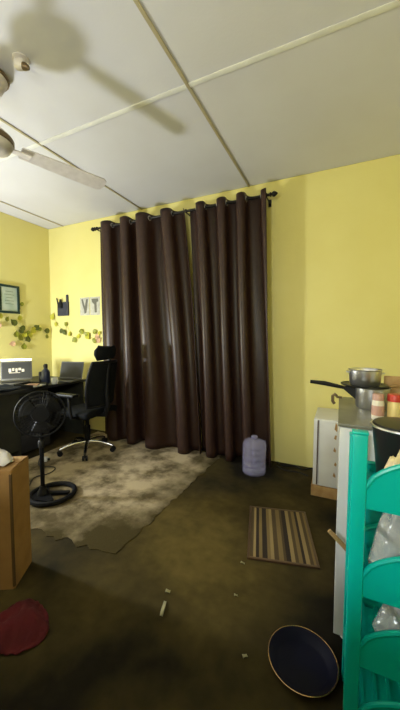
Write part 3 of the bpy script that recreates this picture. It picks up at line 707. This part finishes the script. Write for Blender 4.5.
bp_ = thing('black_pail', 'black pot with a steel rim on the top shelf of the rack', 'pot', (4.160, -2.03, .855))
MB().lathe([(0, 0), (.068, 0), (.074, .01), (.092, .18), (.095, .182), (.090, .182), (.072, .014), (0, .010)], seg=32).build('body', 'pot_black', bp_)
MB().torus((0, 0, .183), (0, 0, 1), .0935, .0045, 36, 8).build('rim', 'steel', bp_)
MB().lathe([(.092, .186), (.088, .192), (.05, .196), (0, .198)], seg=28).build('lid', 'pot_black', bp_)
def bag(name, m, loc, sx, sy, h, sd, label, cat='bag'):
    o = MB().grid(lambda u, v: heap(u, v, sx, sy, h, sd), 20, 20).build(name, m, loc=loc, angle=180); solid(o, .003, 1)
    return tag(o, label, cat)
bag('tan_bag', 'bag_tan', (4.135, -2.130, .856), .055, .022, .110, .7, 'tan plastic bag tucked in front of the black pot')
bag('clear_bag', 'bag_clear', (4.165, -2.05, .577), .10, .085, .20, 2.1, 'crumpled clear plastic bag on the middle shelf of the rack')
bag('clear_bag', 'bag_clear', (4.185, -2.05, .347), .085, .08, .13, 4.4, 'crumpled clear plastic bag on a low shelf of the rack')
st_ = MB().tube([(3.945, -1.885, .543), (4.0, -1.885, .495), (4.06, -1.885, .437)], [.009, .010, .010], 8).build('wooden_stick', 'raw_wood')
tag(st_, 'short wooden stick poking out from behind the teal rack', 'stick')

# ------------------------------------------------------------------ navy basin on the floor
bs = thing('basin', 'shallow round navy enamel basin with a worn gold rim on the floor', 'basin', (3.862, -1.965, 0))
MB().lathe([(0, 0), (.095, 0), (.105, .004), (.130, .032), (.134, .034), (.134, .037), (.128, .036), (.102, .010), (.09, .006), (0, .005)], seg=48).build('bowl', 'basin_navy', bs)
MB().torus((0, 0, .036), (0, 0, 1), .1335, .0024, 48, 6).build('rim', 'basin_rim', bs)

# ------------------------------------------------------------------ cords and litter on the floor
def cord(pts, label, r=.006):
    P = [Vector(p) for p in pts]
    for _ in range(3):
        Q = [P[0]]
        for a, b in zip(P, P[1:]): Q += [a*.75+b*.25, a*.25+b*.75]
        P = Q + [P[-1]]
    return tag(MB().tube(P, r, 6).build('black_cable', 'cable'), label, 'cord')
cord([(3.40, -.03, .008), (3.46, -.10, .008), (3.58, -.03, .010), (3.66, -.12, .008), (3.72, -.03, .008), (3.78, -.035, .008)], 'black power cord lying along the back wall right of the curtains', .009)
cord([(3.41, -.12, .008), (3.5, -.20, .008), (3.62, -.17, .008), (3.72, -.22, .008)], 'thin black cord on the floor beside the low cupboard', .006)
cord([(1.08, -1.05, .014), (1.25, -1.20, .014), (1.42, -1.10, .014), (1.50, -1.25, .014), (1.40, -1.36, .014), (1.55, -1.50, .014), (1.66, -1.66, .02)], 'thin black cable curling on the carpet behind the pedestal fan', .005)
pg = thing('power_plug', 'small white plug adapter on the carpet behind the pedestal fan', 'plug', (1.17, -1.06, .0065), .5)
MB().box((0, 0, .02), (.07, .05, .04), bev=.006).build('case', 'white', pg)
MB().cyl((0.036, 0, .02), (0.055, 0, .02), .012, seg=10).build('socket', 'black_plastic', pg)
def scrap(x, y, sx, sy, rz, label):
    o = MB().grid(lambda u, v: Vector((sx*(u-.5), sy*(v-.5)*(.7+.3*math.sin(3*u)), .004+.004*math.sin(4*u+2*v))), 6, 4).build('paper_scrap', 'paper_bit', loc=(x, y, .001), rot=(0, 0, rz)); solid(o, .002, 1)
    tag(o, label, 'litter', 'paper scraps on the floor')
scrap(3.222, -1.990, .085, .018, 1.9, 'long thin pale paper scrap on the dark floor')
scrap(3.191, -1.895, .024, .022, .3, 'small pale paper scrap just above the long thin one')
scrap(3.644, -2.031, .022, .016, .8, 'tiny pale scrap on the floor left of the navy basin')
scrap(3.485, -1.540, .024, .016, .1, 'tiny pale scrap beside the lower left corner of the doormat')
scrap(3.518, -1.767, .018, .014, .5, 'tiny pale scrap on the floor between doormat and basin')

# ------------------------------------------------------------------ outside the frame: left lamp, plus added fill lamp and furniture that blocks light
fl = thing('unseen_floor_lamp', 'black floor lamp with a bright bulb beyond the left edge of the photo', 'floor lamp', (LAMP[0], LAMP[1], 0))
MB().lathe([(0, 0), (.13, 0), (.13, .015), (.02, .03), (0, .03)]).build('base', 'black_metal', fl)
MB().cyl((0, 0, .02), (0, 0, LAMP[2]-.16), .012).build('pole', 'black_metal', fl)
MB().lathe([(0, LAMP[2]-.17), (.03, LAMP[2]-.165), (.04, LAMP[2]-.125), (0, LAMP[2]-.12)]).build('bulb_holder', 'black_plastic', fl)
rl = thing('unseen_floor_lamp', 'added black floor lamp body for the fill light behind the camera', 'floor lamp', (FILL[0], FILL[1], 0))
MB().lathe([(0, 0), (.13, 0), (.13, .015), (.02, .03), (0, .03)]).build('base', 'black_metal', rl)
MB().cyl((0, 0, .02), (0, 0, FILL[2]-.17), .012).build('pole', 'black_metal', rl)
MB().lathe([(0, FILL[2]-.18), (.03, FILL[2]-.175), (.04, FILL[2]-.145), (0, FILL[2]-.14)]).build('bulb_holder', 'black_plastic', rl)
ac = thing('armchair_blocker', 'unseen high-backed dark brown armchair beyond the left edge of the photo', 'armchair_blocker', (1.52, -2.66, 0))  # added out of view to keep the left lamp off the near floor
MB().box((.06, 0, .30), (.62, .56, .22), bev=.04).build('seat', 'dark_wood', ac)
MB().box((-.22, 0, .58), (.18, .78, .92), bev=.05).build('backrest', 'dark_wood', ac)
for s in (-1, 1): MB().box((.06, .33*s, .38), (.64, .12, .52), bev=.04).build('armrest', 'dark_wood', ac)
for x in (-.22, .30):
    for y in (-.30, .30): MB().cyl((x, y, 0), (x, y, .20), .02, .03, 10).build('leg', 'black_plastic', ac)
cd = thing('chest_blocker', 'unseen wide dark chest of drawers added behind the camera to block the fill light', 'chest of drawers', (3.45, -3.52, 0))  # added behind the camera so the fill light misses the near floor
MB().box((0, 0, .555), (2.4, .50, 1.07), bev=.005).build('carcass', 'dark_wood', cd)
MB().box((0, 0, 1.105), (2.46, .56, .03), bev=.005).build('top', 'dark_wood', cd)
for i in range(3):
    for k in range(4):
        d = MB().box((-.79+.79*i, .256, .16+.25*k), (.76, .018, .215), bev=.004).build('drawer', 'dark_wood', cd)
        MB().lathe([(0, .026), (.014, .022), (.016, .014), (.006, .008), (.006, 0)], c=(-.79+.79*i, .265, .16+.25*k), axis=(0, 1, 0), seg=12).build('knob', 'steel', d)
for x in (-1.15, 1.15):
    for y in (-.21, .21): MB().box((x, y, .012), (.06, .06, .024)).build('foot', 'dark_wood', cd, smooth=False)
